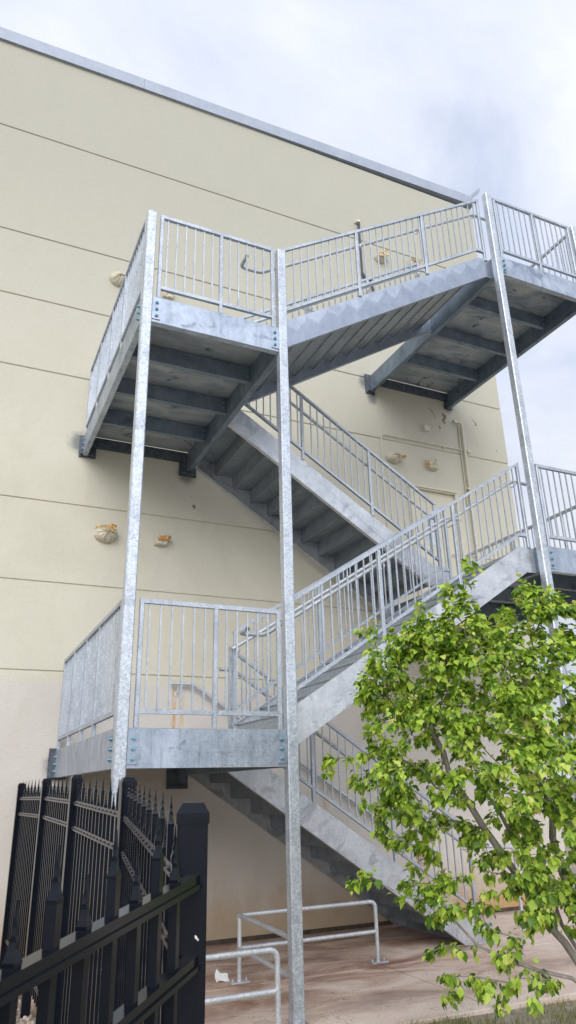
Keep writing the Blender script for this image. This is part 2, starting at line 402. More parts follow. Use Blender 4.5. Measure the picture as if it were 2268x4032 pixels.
# flights -------------------------------------------------------------
def flight(zlo, up, rise, y0, y1, s, smat):
    """up=+1 climbs to the right (outer), up=-1 climbs to the left (inner)"""
    o = empty('stair_flight', (1.62, (y0 + y1) / 2, zlo), stair)
    zr = zlo + 12 * rise
    for yy, t in ((y0, .010), (y1, -.010)):
        b = MB()
        if up > 0:
            zt = lambda x: zlo + 1.22 + s * (x - 3.2); zb = lambda x: zlo + .872 + s * (x - 3.2)
            xe = 3.2 + (12 * rise - 1.22) / s; xb = 3.2 + (12 * rise - .30 - .872) / s
            xa = 1.565
            poly = [(xa, zt(xa)), (xe, zr), (4.785, zr), (4.785, zr - .30), (xb, zr - .30), (xa, max(zb(xa), zlo - .30))]
        else:
            ztop = zr
            zt = lambda x: ztop - .56 - s * (x - 2.5); zb = lambda x: ztop - .90 - s * (x - 2.5)
            xa = 1.562; xf = 4.62 if zlo > 1 else None
            if zlo > 1:
                xe = 2.5 + (12 * rise - .56) / s
                poly = [(xa, ztop - .002), (2.5 - .56 / s, ztop - .002), (4.55, zt(4.55)), (4.782, zt(4.55)), (4.782, zlo - .28), (2.5 + (12 * rise - .62) / s, zlo - .28), (xa, zb(xa))]
            else:
                poly = [(xa, ztop - .002), (2.5 - .56 / s, ztop - .002), (4.70, zt(4.70)), (4.86, .25), (4.86, .004), (2.5 + (ztop - .90) / s, .004), (xa, zb(xa))]
        b.prism_xz(poly, yy, yy + t)
        # flanges of the channel stringer (towards the inside)
        k = 1 if t > 0 else -1
        if up > 0:
            b.bar((xa, yy + k * .035, zt(xa) - .006), (xe, yy + k * .035, zr - .006), .05, .008)
            b.bar((xa + .0, yy + k * .035, zb(xa) + .006), (xb, yy + k * .035, zr - .294), .05, .008)
        else:
            xq = 4.5
            b.bar((1.63, yy + k * .035, zt(1.63) - .006), (xq, yy + k * .035, zt(xq) - .006), .05, .008)
            xz = min(4.5, 2.5 + (ztop - .90) / s - .02) if zlo < 1 else 4.5
            b.bar((xa, yy + k * .035, zb(xa) + .006), (xz, yy + k * .035, zb(xz) + .006), .05, .008)
        b.build('stringer', smat, o)
    ya, yb = y0 + .062, y1 - .062
    ya, yb = y0 + .012, y1 - .012
    for i in range(1, 13):
        b = MB()
        if up > 0:
            x = 1.62 + (i - 1) * TR; zz = zlo + i * rise
            if i < 12: b.box(x - .012, x + TR - .004, ya, yb, zz - .006, zz)
            if i < 12: b.box(x + TR - .009, x + TR - .004, ya, yb, zz - .020, zz - .006)
            # riser with a pressed rib and dimple rows
            b.box(x, x + .005, ya, yb, zz - rise + .002, zz - .006)
            if i < 12:
                for q in range(3):
                    zz0 = zz - rise + .035 + q * .045
                    for w_ in range(int((yb - ya) / .06)):
                        yy = ya + .03 + w_ * .06 + (q % 2) * .03
                        b.add([(x - .001, yy - .018, zz0 - .008), (x - .001, yy + .018, zz0 + .008), (x - .001, yy + .014, zz0 + .018), (x - .001, yy - .022, zz0 + .002), (x - .007, yy - .003, zz0 + .005)],
                              [(0, 1, 4), (1, 2, 4), (2, 3, 4), (3, 0, 4)])
        else:
            x = 1.60 + (i - 1) * TR; zz = zr - i * rise   # tread i below the top
            if i < 12: b.box(x + .002, x + TR + .012, ya, yb, zz - .006, zz); b.box(x + TR + .006, x + TR + .012, ya, yb, zz - .035, zz - .006)
            b.box(x - .004, x + .002, ya, yb, zz + (.0 if i < 12 else .002), zz + rise - .006)
            if i < 12: b.box(x + .002, x + .03, ya, yb, zz - .03, zz - .006)
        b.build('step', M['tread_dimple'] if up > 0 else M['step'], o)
    return o
RO = (ZR1 - ZL1) / 12; RI = (ZL2 - ZR1) / 12; RO2 = (ZR2 - ZL2) / 12
fl_1 = flight(0.0, -1, ZL1 / 12, YN, YF, .655, M['stringer'])
fl_2 = flight(ZL1, 1, RO, YO, YI, .636, M['stringer'])
fl_3 = flight(ZR1, -1, RI, YN, YF, .64, M['stringer'])
fl_4 = flight(ZL2, 1, RO2, YO, YI, .636, M['weld_stringer'])

# guardrails ------------------------------------------------------------
PK = .0135; PO = .038
pk_cache = {}
rest = MB()
def picket(g, x, y, z0, z1, single):
    if not single:
        rest.box(x - PK / 2, x + PK / 2, y - PK / 2, y + PK / 2, z0, z1); return
    k = round(z1 - z0, 3)
    if k not in pk_cache:
        b = MB(); b.box(-PK / 2, PK / 2, -PK / 2, PK / 2, 0, z1 - z0); pk_cache[k] = b.build('picket', M['rail'], g, (x, y, z0))
    else: copy_to(pk_cache[k], g, (x, y, z0))
def post(g, x, y, z0, z1):
    b = MB(); b.rbox(x - PO / 2, x + PO / 2, y - PO / 2, y + PO / 2, z0, z1, .004); return b.build('post', M['rail'], g)

def level_guard(p, q, z, posts, single, spacing=.0995, first=.068):
    """p,q: (x,y) of first and last post centre"""
    p = Vector((p[0], p[1], 0)); q = Vector((q[0], q[1], 0)); L = (q - p).length; d = (q - p) / L
    g = MB(); zt = z + HR - PO / 2; zb = z + .135
    g.bar((p + d * -PO / 2) + Vector((0, 0, zt)), (q + d * PO / 2) + Vector((0, 0, zt)), PO, PO)
    ts = [0] + [t * L for t in posts] + [L]
    o = g.build('guardrail', M['rail'], stair)
    for a, b in zip(ts[:-1], ts[1:]):
        g = MB(); g.bar(p + d * (a + PO / 2) + Vector((0, 0, zb)), p + d * (b - PO / 2) + Vector((0, 0, zb)), PO * .95, PO); g.build('bottom_rail', M['rail'], o)
    for t in ts:
        c = p + d * t; post(o, c.x, c.y, z + .006, z + HR - PO)
    t = first
    while t < L - .03:
        if all(abs(t - k) > .035 for k in ts):
            c = p + d * t; picket(o, c.x, c.y, zb + PO / 2, zt - PO / 2, single)
        t += spacing
    return o
for z in (ZL1, ZL2):
    level_guard((.163, YR), (1.432, YR), z, [.524], True)
    level_guard((.022, YB + .045), (.022, -.085), z, [.30, .52, .76], False, .0995, .06)
for z in (ZR1, ZR2):
    level_guard((4.925, YR), (6.335, YR), z, [.5], z > 6)
    level_guard((6.452, YB + .045), (6.452, -.085), z, [.33, .66], False)

def stair_guard(y, zl, sgn, s, single, ends, posts, x_start, x_end, ground=False):
    """sgn +1: outer flights; -1: inner flights (zl is the upper landing then)"""
    if sgn > 0:
        top = lambda x: zl + 2.222 + s * (x - 3.2) - PO / 2; bot = lambda x: zl + 1.36 + s * (x - 3.2); base = lambda x: min(zl + 1.22 + s * (x - 3.2), zl + 12 * RO)
    else:
        top = lambda x: zl + .44 - s * (x - 2.5) - PO / 2; bot = lambda x: zl - .42 - s * (x - 2.5); base = lambda x: min(zl - .56 - s * (x - 2.5), zl)
    g = MB()
    g.bar((x_start - PO / 2, y, top(x_start - PO / 2)), (x_end + PO / 2, y, top(x_end + PO / 2)), PO, PO)
    xs = [x_start] + list(posts) + [x_end]
    flat = sgn > 0
    xk = x_end - .13 if flat else x_end - PO / 2
    segs = list(zip(xs[:-1], xs[1:]))
    o = g.build('guardrail', M['rail'], stair)
    for i, (a, b) in enumerate(segs):
        a += PO / 2; b -= PO / 2; g = MB()
        if i == len(segs) - 1 and flat:
            g.bar((a, y, bot(a)), (xk, y, bot(xk)), PO * .95, PO); g.bar((xk, y, bot(xk)), (b, y, bot(xk)), PO * .95, PO)
        else: g.bar((a, y, bot(a)), (b, y, bot(b)), PO * .95, PO)
        g.build('bottom_rail', M['rail'], o)
    for i, x in enumerate(xs):
        zb = max(base(x), 0.004) if not (sgn < 0 and i == 0) else zl + .002
        if sgn > 0 and i == 0: zb = base(x)
        post(o, x, y, zb, top(x) - PO / 2)
    x = x_start + .137
    while x < x_end - .03:
        if all(abs(x - k) > .036 for k in xs):
            zb = bot(min(x, xk) if flat else x) + PO / 2
            z1 = top(x) - PO / 2; picket(o, x, y, round(zb, 3), round(zb, 3) + round(z1 - zb, 2), single)
        x += .0993
    return o
stair_guard(YO, ZL1, 1, .636, True, None, (2.64, 3.665), 1.62, 4.72)
stair_guard(YO, ZL2, 1, .636, True, None, (2.64, 3.69), 1.62, 4.72)
stair_guard(YI, ZL1, 1, .636, False, None, (2.66, 3.69), 1.585, 4.66)
stair_guard(YI, ZL2, 1, .636, False, None, (2.66, 3.69), 1.585, 4.66)
stair_guard(YN, ZL1, -1, .655, False, None, (2.59, 3.60), 1.60, 4.64)
stair_guard(YN, ZL2, -1, .64, False, None, (2.595, 3.61), 1.60, 4.64)
pk = rest.build('pickets', M['rail'], stair); pk['kind'] = 'stuff'

# handrails on the guards ---------------------------------------------------
HRr = .0205
def bracket(o, x, y, z, yp):
    b = MB(); b.tube(bend([(x, y, z - .012), (x, y, z - .075), (x, yp, z - .075), (x, yp, z - .03)], .02), .006, 6); b.build('bracket', M['pipe'], o)
def handrail(path, posts, yp):
    b = MB(); b.tube(bend(path, .06), HRr, 12, caps=False)
    # hollow ends: an inner dark lining set back from the mouth
    o = b.build('handrail', M['pipe'], stair)
    for x in posts:
        for a, c in zip(path[:-1], path[1:]):
            if min(a[0], c[0]) <= x <= max(a[0], c[0]) and abs(a[0] - c[0]) > .01:
                t = (x - a[0]) / (c[0] - a[0]); bracket(o, x, a[1], a[2] + t * (c[2] - a[2]), yp)
    return o
for zl in (ZL1, ZL2):
    f = lambda x: zl + 2.03 + .636 * (x - 3.2)
    y = -3.17
    handrail([(1.13, y - .20, f(1.375)), (1.13, y, f(1.375)), (1.375, y, f(1.375)), (4.68, y, f(4.68)), (4.98, y, f(4.68)), (4.98, y - .12, f(4.68))], (1.66, 2.70, 3.64, 4.66), YO)
    y = -1.925
    handrail([(1.52, y - .0, f(1.52)), (4.62, y, f(4.62)), (4.86, y, f(4.62))], (1.61, 2.70, 3.64, 4.60), YI)
for zl, s in ((ZL1, .655), (ZL2, .64)):
    f = lambda x: zl + .245 - s * (x - 2.5)
    y = -1.575
    handrail([(1.50, y, f(1.66)), (1.66, y, f(1.66)), (4.66, y, f(4.66)), (4.92, y, f(4.66)), (4.92, y - .085, f(4.66))], (1.63, 2.62, 3.57, 4.6), YN)

# ------------------------------------------------------------------ building
bld = empty('building', (0, 5, 0)); tag(bld, 'cream stucco building with grooved bands and a metal roof edge', 'building')
XE = 7.733; XW = -9.0; DEP = 16.0
JZ = [0.93 + 2.192, 2.05 + 2.192, 3.15 + 2.192, 5.109 + 2.192, 6.271 + 2.192, 7.387 + 2.192, 9.3625 + 2.192]
b = MB(); gr = .011; dpt = .016
zs = [-.25] + JZ + [13.42]
b.box(XW + .01, XE - dpt, dpt, DEP - .01, -.3, 13.36)
for z0, z1 in zip(zs[:-1], zs[1:]):
    a = z0 + (gr if z0 > 0 else 0); c = z1 - (gr if z1 < 13 else 0); e = .006
    # panel with eased top and bottom edges (front and right return)
    pr = [(e, a), (0, a + e), (0, c - e), (e, c)]
    v = []
    for o_, z in pr:
        v += [(XW, o_, z), (XE - o_, o_, z), (XE - o_, DEP, z)]
    fs = []
    for k in range(3):
        for j in range(2):
            p0 = k * 3 + j; fs.append((p0, p0 + 1, p0 + 4, p0 + 3))
    v += [(XW, dpt + .001, a), (XE - dpt - .001, dpt + .001, a), (XE - dpt - .001, DEP, a), (XW, dpt + .001, c), (XE - dpt - .001, dpt + .001, c), (XE - dpt - .001, DEP, c)]
    fs += [(12, 13, 1, 0), (13, 14, 2, 1), (9, 10, 16, 15), (10, 11, 17, 16)]
    b.add(v, fs)
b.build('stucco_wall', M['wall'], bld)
# foundation strip where the stucco stops above the slab
b = MB(); b.box(XW, XE + .01, -.02, -.001, -.2, .045); b.build('foundation', M['footing'], bld)
# coping: slightly rising metal edge, in lengths with seams
kz = .022
def zc(x): return 13.375 + kz * (x + 1.9)
xs_ = [XW, -7.6, -3.56, .48, 4.72, XE + .05]
for i, (a, c) in enumerate(zip(xs_[:-1], xs_[1:])):
    b = MB(); a2 = a + (.003 if i else 0)
    v = []
    for x in (a2, c):
        v += [(x, -.02, zc(x) - .045), (x, -.05, zc(x) - .055), (x, -.05, zc(x) + .19), (x, -.03, zc(x) + .215), (x, .5, zc(x) + .19), (x, .5, zc(x) - .10)]
    b.add(v, [(0, 1, 7, 6), (1, 2, 8, 7), (2, 3, 9, 8), (3, 4, 10, 9), (5, 0, 6, 11), (4, 5, 11, 10), (5, 4, 3, 2, 1, 0), (6, 7, 8, 9, 10, 11)])
    b.build('coping', M['coping'], bld)
b = MB(); x = XE + .05
b.box(XE - .4, x, .51, DEP, zc(XE) - .08, zc(XE) + .19)
b.build('coping', M['coping'], bld)
b = MB()
b.prism_xz([(XE - .02, zc(XE) + .19), (XE + .06, zc(XE) + .19), (XE + .30, zc(XE) + .46), (XE + .30, zc(XE) + .56), (XE + .22, zc(XE) + .47)], -.04, .05)
b.build('flashing', M['coping'], bld)
# parapet of the upper wall behind the coping keeps the roof closed
b = MB(); b.box(XW + .02, XE - .03, .52, DEP - .02, 13.361, 13.43); b.build('roof', M['coping'], bld)
# door on the first right-hand landing
dr = MB(); dr.box(5.475, 6.345, -.014, -.002, ZR1 + .02, 6.385); door = dr.build('door', M['trim'], bld)
f = MB(); f.box(5.41, 5.470, -.055, -.002, ZR1 + .005, 6.445); f.box(6.350, 6.41, -.055, -.002, ZR1 + .005, 6.445); f.box(5.41, 6.41, -.056, -.002, 6.447, 6.505); f.box(5.44, 6.38, -.085, -.057, 6.47, 6.50)
f.build('door_frame', M['trim'], door)
f = MB(); f.box(5.70, 5.92, -.020, -.015, 5.46, 5.92); f.build('window', M['glass'], door)
f = MB(); f.tube(bend([(6.27, -.016, 5.33), (6.27, -.06, 5.33), (6.15, -.06, 5.33)], .02), .010, 8); f.box(6.25, 6.29, -.022, -.015, 5.25, 5.41); f.build('handle', M['pipe'], door)
# knocked-off plaster around the upper beam seat
def chip(pts):
    b = MB(); n = len(pts)
    b.add([(x, -.002, z) for x, z in pts] + [(x, .001, z) for x, z in pts], [tuple(range(n)), tuple(range(2 * n - 1, n - 1, -1))] + [((i + 1) % n, i, n + i, n + (i + 1) % n) for i in range(n)])
    b.build('plaster_chip', M['plaster'], bld)
chip([(6.02, 8.17), (6.10, 8.08), (6.14, 7.98), (6.15, 7.92), (6.11, 8.03), (6.05, 8.12)])
chip([(6.30, 8.10), (6.40, 8.06), (6.39, 7.98), (6.35, 7.95), (6.37, 7.88), (6.33, 7.88), (6.29, 7.93), (6.33, 8.0)])
chip([(6.20, 7.83), (6.26, 7.75), (6.22, 7.75)])
chip([(6.98, 8.12), (7.08, 8.05), (7.09, 7.98), (7.05, 7.97), (7.06, 8.04)])
chip([(7.48, 7.56), (7.51, 7.52), (7.49, 7.51)])
chip([(1.60, 5.57), (1.64, 5.60), (1.66, 5.54), (1.63, 5.52)])
chip([(1.58, 5.72), (1.60, 5.73), (1.60, 5.70)])

# masked fittings on the wall -------------------------------------------------
def crumple_bowl(center, rx, rz, dep, seed, mats, kind):
    """bag-wrapped half-round lamp: bulging shell with creases, gathered tape on it"""
    rnd = random.Random(seed); n, m_ = 26, 12; v = []; fcs = []
    ph = [rnd.uniform(0, 6.28) for _ in range(8)]
    for j in range(m_ + 1):
        t = j / m_ * math.pi / 2
        for i in range(n):
            a = 2 * math.pi * i / n
            am = .3 if kind == 'box' else .35; k = 1 + am * (.07 * math.sin(5 * a + ph[0] + 3 * t) + .05 * math.sin(9 * a + ph[1] - 5 * t) + .04 * math.sin(14 * a + ph[2] + 7 * t))
            cx = math.cos(a) * math.cos(t) * k; cz = math.sin(a) * math.cos(t) * k
            if kind == 'bowl' and cz > .45: cz = .45 + (cz - .45) * .25
            y = -(math.sin(t) if kind == 'bowl' else min(1, math.sin(t) * 1.9)) * dep * (1 + .10 * math.sin(4 * a + ph[3]) + .06 * math.sin(11 * a + ph[4]))
            if kind == 'box':
                q = max(abs(cx), abs(cz)) + 1e-6; l = math.hypot(cx, cz); f_ = (l / q) ** 1.0; cx *= f_; cz *= f_
            v.append((center[0] + cx * rx, y - .002, center[2] + cz * rz))
    for j in range(m_):
        for i in range(n): fcs.append((j * n + i, j * n + (i + 1) % n, (j + 1) * n + (i + 1) % n, (j + 1) * n + i))
    return v, fcs
def rag(center, w, h, dep, seed):
    """crumpled strip of tape or paper"""
    rnd = random.Random(seed); n = 9; v = []; f = []
    for j in range(n):
        for i in range(n):
            a, c = i / (n - 1) - .5, j / (n - 1) - .5
            e = 1 - .25 * rnd.random() * (abs(a) > .4 or abs(c) > .4)
            v.append((center[0] + a * w * e + rnd.uniform(-.006, .006), center[1] - dep * (.5 + rnd.uniform(-.5, .5)) - .02 * math.cos(3 * a) , center[2] + c * h * e + rnd.uniform(-.01, .01)))
    for j in range(n - 1):
        for i in range(n - 1):
            k = j * n + i; f.append((k, k + 1, k + n + 1, k + n))
    f += [tuple(reversed(q)) for q in f]
    return v, f
def fitting(name, label, cat, group, cx, cz, rx, rz, dep, kind, seed, rags):
    o = empty(name, (cx, 0, cz)); tag(o, label, cat, group)
    v, f = crumple_bowl((cx, 0, cz), rx, rz, dep, seed, None, kind)
    b = MB(); b.add(v, f, False); b.build('wrapping', M['pale_bag'], o)
    for k, (dx, dz, w, h, y, mt) in enumerate(rags):
        v, f = rag((cx + dx, -y, cz + dz), w, h, .035, seed * 10 + k); b = MB(); b.add(v, [q for i, q in enumerate(f) if i < len(f) // 2]); b.build('tape' if mt == 'tape' else 'masking_paper', M[mt], o)
    return o
GL, GB = 'bagged wall lamps on the stucco', 'bagged square fittings on the stucco'
fitting('wall_lamp', 'bagged bowl lamp with orange tape on top, below left landing beams', 'wall lamp', GL, .40, 4.97, .155, .12, .16, 'bowl', 3,
        [(-.03, .075, .25, .06, .07, 'paper'), (.07, .085, .11, .06, .11, 'tape'), (.05, .03, .16, .05, .13, 'paper')])
fitting('wall_lamp', 'plain cream bagged bowl lamp beside the upper left landing railing', 'wall lamp', GL, .315, 9.17, .15, .12, .15, 'bowl', 5, [])
fitting('wall_lamp', 'bagged bowl lamp taped at its right side, above the door', 'wall lamp', GL, 5.15, 6.955, .15, .10, .17, 'bowl', 8, [(.14, .0, .10, .08, .11, 'tape')])
fitting('wall_lamp', 'paper wrapped lamp with yellow paper flap above the upper flight railing', 'wall lamp', GL, 5.22, 11.26, .13, .12, .15, 'bowl', 11, [(.07, .05, .16, .16, .10, 'paper'), (-.02, -.04, .17, .10, .12, 'paper'), (.06, .12, .07, .10, .08, 'paper')])
fitting('fire_alarm', 'square bagged fitting with orange tape gathered at its centre', 'alarm', GB, 1.16, 4.975, .088, .082, .09, 'box', 21, [(.03, .015, .11, .07, .085, 'tape'), (.09, .03, .09, .045, .075, 'tape'), (.0, .0, .12, .03, .085, 'tape')])
fitting('fire_alarm', 'square cream bagged fitting seen under the upper left railing', 'alarm', GB, 1.09, 9.11, .09, .085, .09, 'box', 24, [(0, .06, .1, .05, .05, 'white_scrap')])
fitting('fire_alarm', 'crumpled square bagged fitting with orange tape at its left, above the door', 'alarm', GB, 5.93, 6.96, .105, .10, .11, 'box', 27, [(-.10, -.02, .06, .13, .06, 'tape'), (.02, .07, .12, .05, .08, 'pale_bag')])
fitting('fire_alarm', 'square fitting under yellow paper beside the upper flight railing', 'alarm', GB, 5.99, 11.33, .10, .10, .10, 'box', 29, [(-.04, .05, .15, .05, .10, 'paper'), (.09, .06, .09, .10, .08, 'paper')])

# conduits and boxes
b = MB(); b.box(5.835, 5.94, -.075, -.001, 7.615, 7.715)
tag(b.build('junction_box', M['trim']), 'small cream junction box on the wall under the top landing', 'junction box')
pv = empty('drain_pipe', (6.69, -.06, ZR1)); tag(pv, 'cream vertical pipe with elbow beside the landing door', 'pipe')
b = MB(); b.tube(bend([(6.685, -.06, ZR1 - .2), (6.685, -.06, 7.93), (6.50, -.06, 7.93)], .05), .026, 12, caps=False); b.tube([(6.62, -.06, 7.93), (6.60, -.06, 7.93)], .033, 12); b.tube([(6.685, -.06, 7.82), (6.685, -.06, 7.85)], .033, 12); b.build('pipe', M['trim'], pv)
for z in (6.60, 5.2):
    b = MB(); b.box(6.62, 6.75, -.09, -.002, z - .012, z + .012); b.build('clamp', M['trim'], pv)
b = MB(); b.tube([(6.628, -.022, 7.86), (6.628, -.022, 6.3)], .011, 8); b.build('side_conduit', M['trim'], pv)
b = MB(); b.tube(bend([(4.925, -.028, 4.55), (4.925, -.028, 7.385), (6.80, -.028, 7.385)], .10, 8), .0115, 10); b.box(6.76, 6.83, -.05, -.002, 7.36, 7.41)
for x in (5.28, 6.25): b.box(x - .012, x + .012, -.032, -.002, 7.35, 7.40)
tag(b.build('conduit', M['trim']), 'thin cream conduit bending over the landing door', 'conduit')
b = MB(); b.tube([(4.775, -.05, 10.66), (4.775, -.05, 11.93)], .019, 10); b.tube([(4.775, -.05, 11.86), (4.775, -.05, 11.92)], .026, 10)
b.tube(bend([(4.775, -.05, 10.72), (4.83, -.06, 10.62), (4.96, -.06, 10.60), (4.99, -.06, 10.40)], .04), .03, 8)
dp = b.build('dark_conduit', M['dark_pipe']); tag(dp, 'dark vertical conduit with kinked lower end behind top railing', 'conduit')
b = MB(); b.tube([(4.775, -.05, 11.935), (4.775, -.05, 11.985)], .032, 10); b.tube(bend([(4.775, -.05, 11.965), (4.72, -.05, 11.965), (4.72, -.01, 11.93)], .03), .022, 8); place(b.build('fitting_cap', M['trim']), dp, (0, 0, 0))

# wall handrails beside the inner flights
GH = 'wall mounted handrails'
for dz, lab in ((0, 'wall handrail above the lowest flight with rust streaks below its brackets'), (ZL2 - ZL1, 'wall handrail beside the middle inner flight')):
    o = empty('wall_handrail', (1.36, -.08, 3.02 + dz)); tag(o, lab, 'handrail', GH)
    b = MB(); b.tube(bend([(1.36, -.08, 3.02 + dz), (1.66, -.08, 3.02 + dz), (4.93 if dz else 5.03, -.08, .94 + dz if dz else .86), (5.15 if dz else 5.30, -.08, .94 + dz if dz else .86)], .06), HRr, 12); b.build('rail', M['pipe'], o)
    for x, z in ((1.46, 3.0), (2.62, 2.37), (3.57, 1.75), (5.10, .84)):
        b = MB(); b.tube(bend([(x, -.08, z - .01 + dz), (x, -.08, z - .09 + dz), (x, -.006, z - .10 + dz)], .03), .007, 6); b.tube([(x, -.008, z - .10 + dz), (x, -.002, z - .10 + dz)], .032, 12); b.build('bracket', M['pipe'], o)

# ------------------------------------------------------------------ slab, ground
def grid_sheet(name, mat, x0, x1, y0, y1, z, label=None):
    b = MB(); b.add([(x0, y0, z), (x1, y0, z), (x1, y1, z), (x0, y1, z)], [(0, 1, 2, 3)]); o = b.build(name, mat); o['kind'] = 'structure'; return o
# slab poured in bays with tooled joints between them
b = MB()
XJ = [-.20, 1.62 - 1.6, 3.19, 6.35, 9.5, 14.0]; YJ = [-3.665, -1.98, -.021]; jg = .008
XJ[1] = .55
for xa, xb in zip(XJ[:-1], XJ[1:]):
    for ya, yb in zip(YJ[:-1], YJ[1:]):
        a, c, d_, e_ = xa + jg, xb - jg, ya + (jg if ya > -3.6 else 0), yb - (jg if yb < -.1 else 0); h = .005
        v = [(a, d_, -.037), (c, d_, -.037), (c, e_, -.037), (a, e_, -.037), (a, d_, -h), (c, d_, -h), (c, e_, -h), (a, e_, -h), (a + h, d_ + h, 0), (c - h, d_ + h, 0), (c - h, e_ - h, 0), (a + h, e_ - h, 0)]
        b.add(v, [(8, 9, 10, 11)] + [(i + k, (i + 1) % 4 + k, (i + 1) % 4 + k + 4, i + k + 4) for k in (0, 4) for i in range(4)])
b.box(XJ[0] + .01, XJ[-1], YJ[0] + .003, -.03, -.16, -.035)
pav = b.build('pavement', M['slab']); pav['kind'] = 'structure'
# ground sheet, slightly lower than the slab, uneven near the camera
b = MB(); nx, ny = 60, 60
gx = list(np.concatenate([[-900, -300, -100, -40, -20], np.linspace(-10, 14, 50), [20, 40, 100, 300, 900]]))
gy = list(np.concatenate([[-900, -300, -100, -40, -25], np.linspace(-14, .5, 44), [20, 60, 150, 400, 900]]))
def gz(x, y):
    k = .018 * math.sin(x * 1.7 + y * .6) + .014 * math.sin(y * 2.3 - x * .9)
    near_slab = x > -.3 and y > -3.67
    return -.19 if near_slab and y > -3.4 and x > 0 else -.045 + k * .7
v = [(x, y, gz(x, y)) for y in gy for x in gx]; L_ = len(gx)
b.add(v, [(j * L_ + i, j * L_ + i + 1, (j + 1) * L_ + i + 1, (j + 1) * L_ + i) for j in range(len(gy) - 1) for i in range(L_ - 1)], True)
gd = b.build('ground', M['ground']); gd['kind'] = 'structure'
# unseen pale sheet and kerb, added behind the viewpoint to bounce light
b = MB(); b.add([(-60, -60, .012), (60, -60, .012), (60, -10.6, .012), (-60, -10.6, .012)], [(0, 1, 2, 3)]); b.box(-60, 60, -10.62, -10.45, -.05, .10)
pl = b.build('bounce_sheet', M['bounce_fill']); pl['kind'] = 'structure'
# grass along the slab edge
rnd = random.Random(4); b = MB()
for i in range(15000):
    x = rnd.uniform(1.0, 7.5); y = -3.69 - abs(rnd.gauss(0, .75))
    if y < -6.5: continue
    cl = math.sin(x * 5.1 + 1.3 * y) + math.sin(y * 7.3 + x * 2) + rnd.gauss(0, .8)
    if cl < -.6: continue
    h = rnd.uniform(.02, .06) * (1.5 if cl > 1.3 else 1); a = rnd.uniform(0, 6.28); w = rnd.uniform(.0018, .0035); ln = rnd.uniform(.2, 1.0) * h
    dx, dy = math.cos(a), math.sin(a); px, py = -dy * w, dx * w; z0 = gz(x, y) - .004
    b.add([(x - px, y - py, z0), (x + px, y + py, z0), (x + dx * ln * .35 + px * .7, y + dy * ln * .35 + py * .7, z0 + h * .65), (x + dx * ln * .35 - px * .7, y + dy * ln * .35 - py * .7, z0 + h * .65), (x + dx * ln, y + dy * ln, z0 + h)],
          [(0, 1, 2, 3), (3, 2, 4)])
tag(b.build('grass', M['grass']), 'short patchy half dry grass along the slab edge', 'grass', kind='stuff')
# gravel at the wall behind the fence
b = MB()
ico = [(0, 0, 1), (.89, 0, .45), (.28, .85, .45), (-.72, .53, .45), (-.72, -.53, .45), (.28, -.85, .45), (.72, .53, -.45), (-.28, .85, -.45), (-.89, 0, -.45), (-.28, -.85, -.45), (.72, -.53, -.45), (0, 0, -1)]
icf = [(0, 1, 2), (0, 2, 3), (0, 3, 4), (0, 4, 5), (0, 5, 1), (1, 6, 2), (2, 7, 3), (3, 8, 4), (4, 9, 5), (5, 10, 1), (6, 7, 2), (7, 8, 3), (8, 9, 4), (9, 10, 5), (10, 6, 1), (11, 7, 6), (11, 8, 7), (11, 9, 8), (11, 10, 9), (11, 6, 10)]
for i in range(2200):
    x = rnd.uniform(-2.2, -.22); y = rnd.uniform(-3.2, -.03); r_ = rnd.uniform(.012, .032); s1, s2 = rnd.uniform(.6, 1.2), rnd.uniform(.5, .8); a = rnd.uniform(0, 6.28); ca, sa = math.cos(a), math.sin(a)
    b.add([(x + r_ * (p[0] * ca - p[1] * sa * s1), y + r_ * (p[0] * sa + p[1] * ca * s1), gz(x, y) + r_ * .4 + r_ * p[2] * s2) for p in ico], icf)
tag(b.build('gravel', M['pebble']), 'loose tan gravel strip at the foot of the wall', 'gravel', kind='stuff')
# dry litter on the slab
b = MB()
for i in range(130):
    if i < 70: x, y = rnd.gauss(3.9, .5), -.25 - abs(rnd.gauss(0, .35))
    else: x, y = rnd.uniform(.8, 6), rnd.uniform(-3.6, -.1)
    r_ = rnd.uniform(.006, .016); a = rnd.uniform(0, 6.28)
    b.add([(x + r_ * math.cos(a + k * 1.57) * (1 if k % 2 else .5), y + r_ * math.sin(a + k * 1.57) * (1 if k % 2 else .5), .003 + rnd.uniform(0, .006)) for k in range(4)], [(0, 1, 2, 3)])
tag(b.build('debris', M['pebble']), 'scattered dry leaf bits on the concrete slab', 'debris', kind='stuff')
# paper scrap by the guard post and plastic at the wall
v = []; f = []
for j in range(5):
    for i in range(6):
        a, c = i / 5, j / 4
        v.append((1.45 + .13 * a + .02 * c, -1.76 + .02 * a, .004 + .10 * c * (1 - .6 * a) + .012 * math.sin(5 * a + 3 * c)))
v = [(x - .02 * math.sin(z * 30), y + .09 * (z / .13), z) for x, y, z in v]
for j in range(4):
    for i in range(5): k = j * 6 + i; f.append((k, k + 1, k + 7, k + 6))
b = MB(); b.add(v, f, True); tag(b.build('paper_scrap', M['white_scrap']), 'crumpled white paper scrap on the slab beside the pipe guard post', 'litter')
v, f = crumple_bowl((0, 0, 0), .09, .11, .1, 77, None, 'box')
b = MB(); b.add([(-.46 + x, -1.25 - z * .6, .06 + -y * .9 + .0) for x, y, z in v], f); tag(b.build('plastic_scrap', M['white_scrap']), 'crumpled white plastic bag on gravel behind the fence', 'litter')

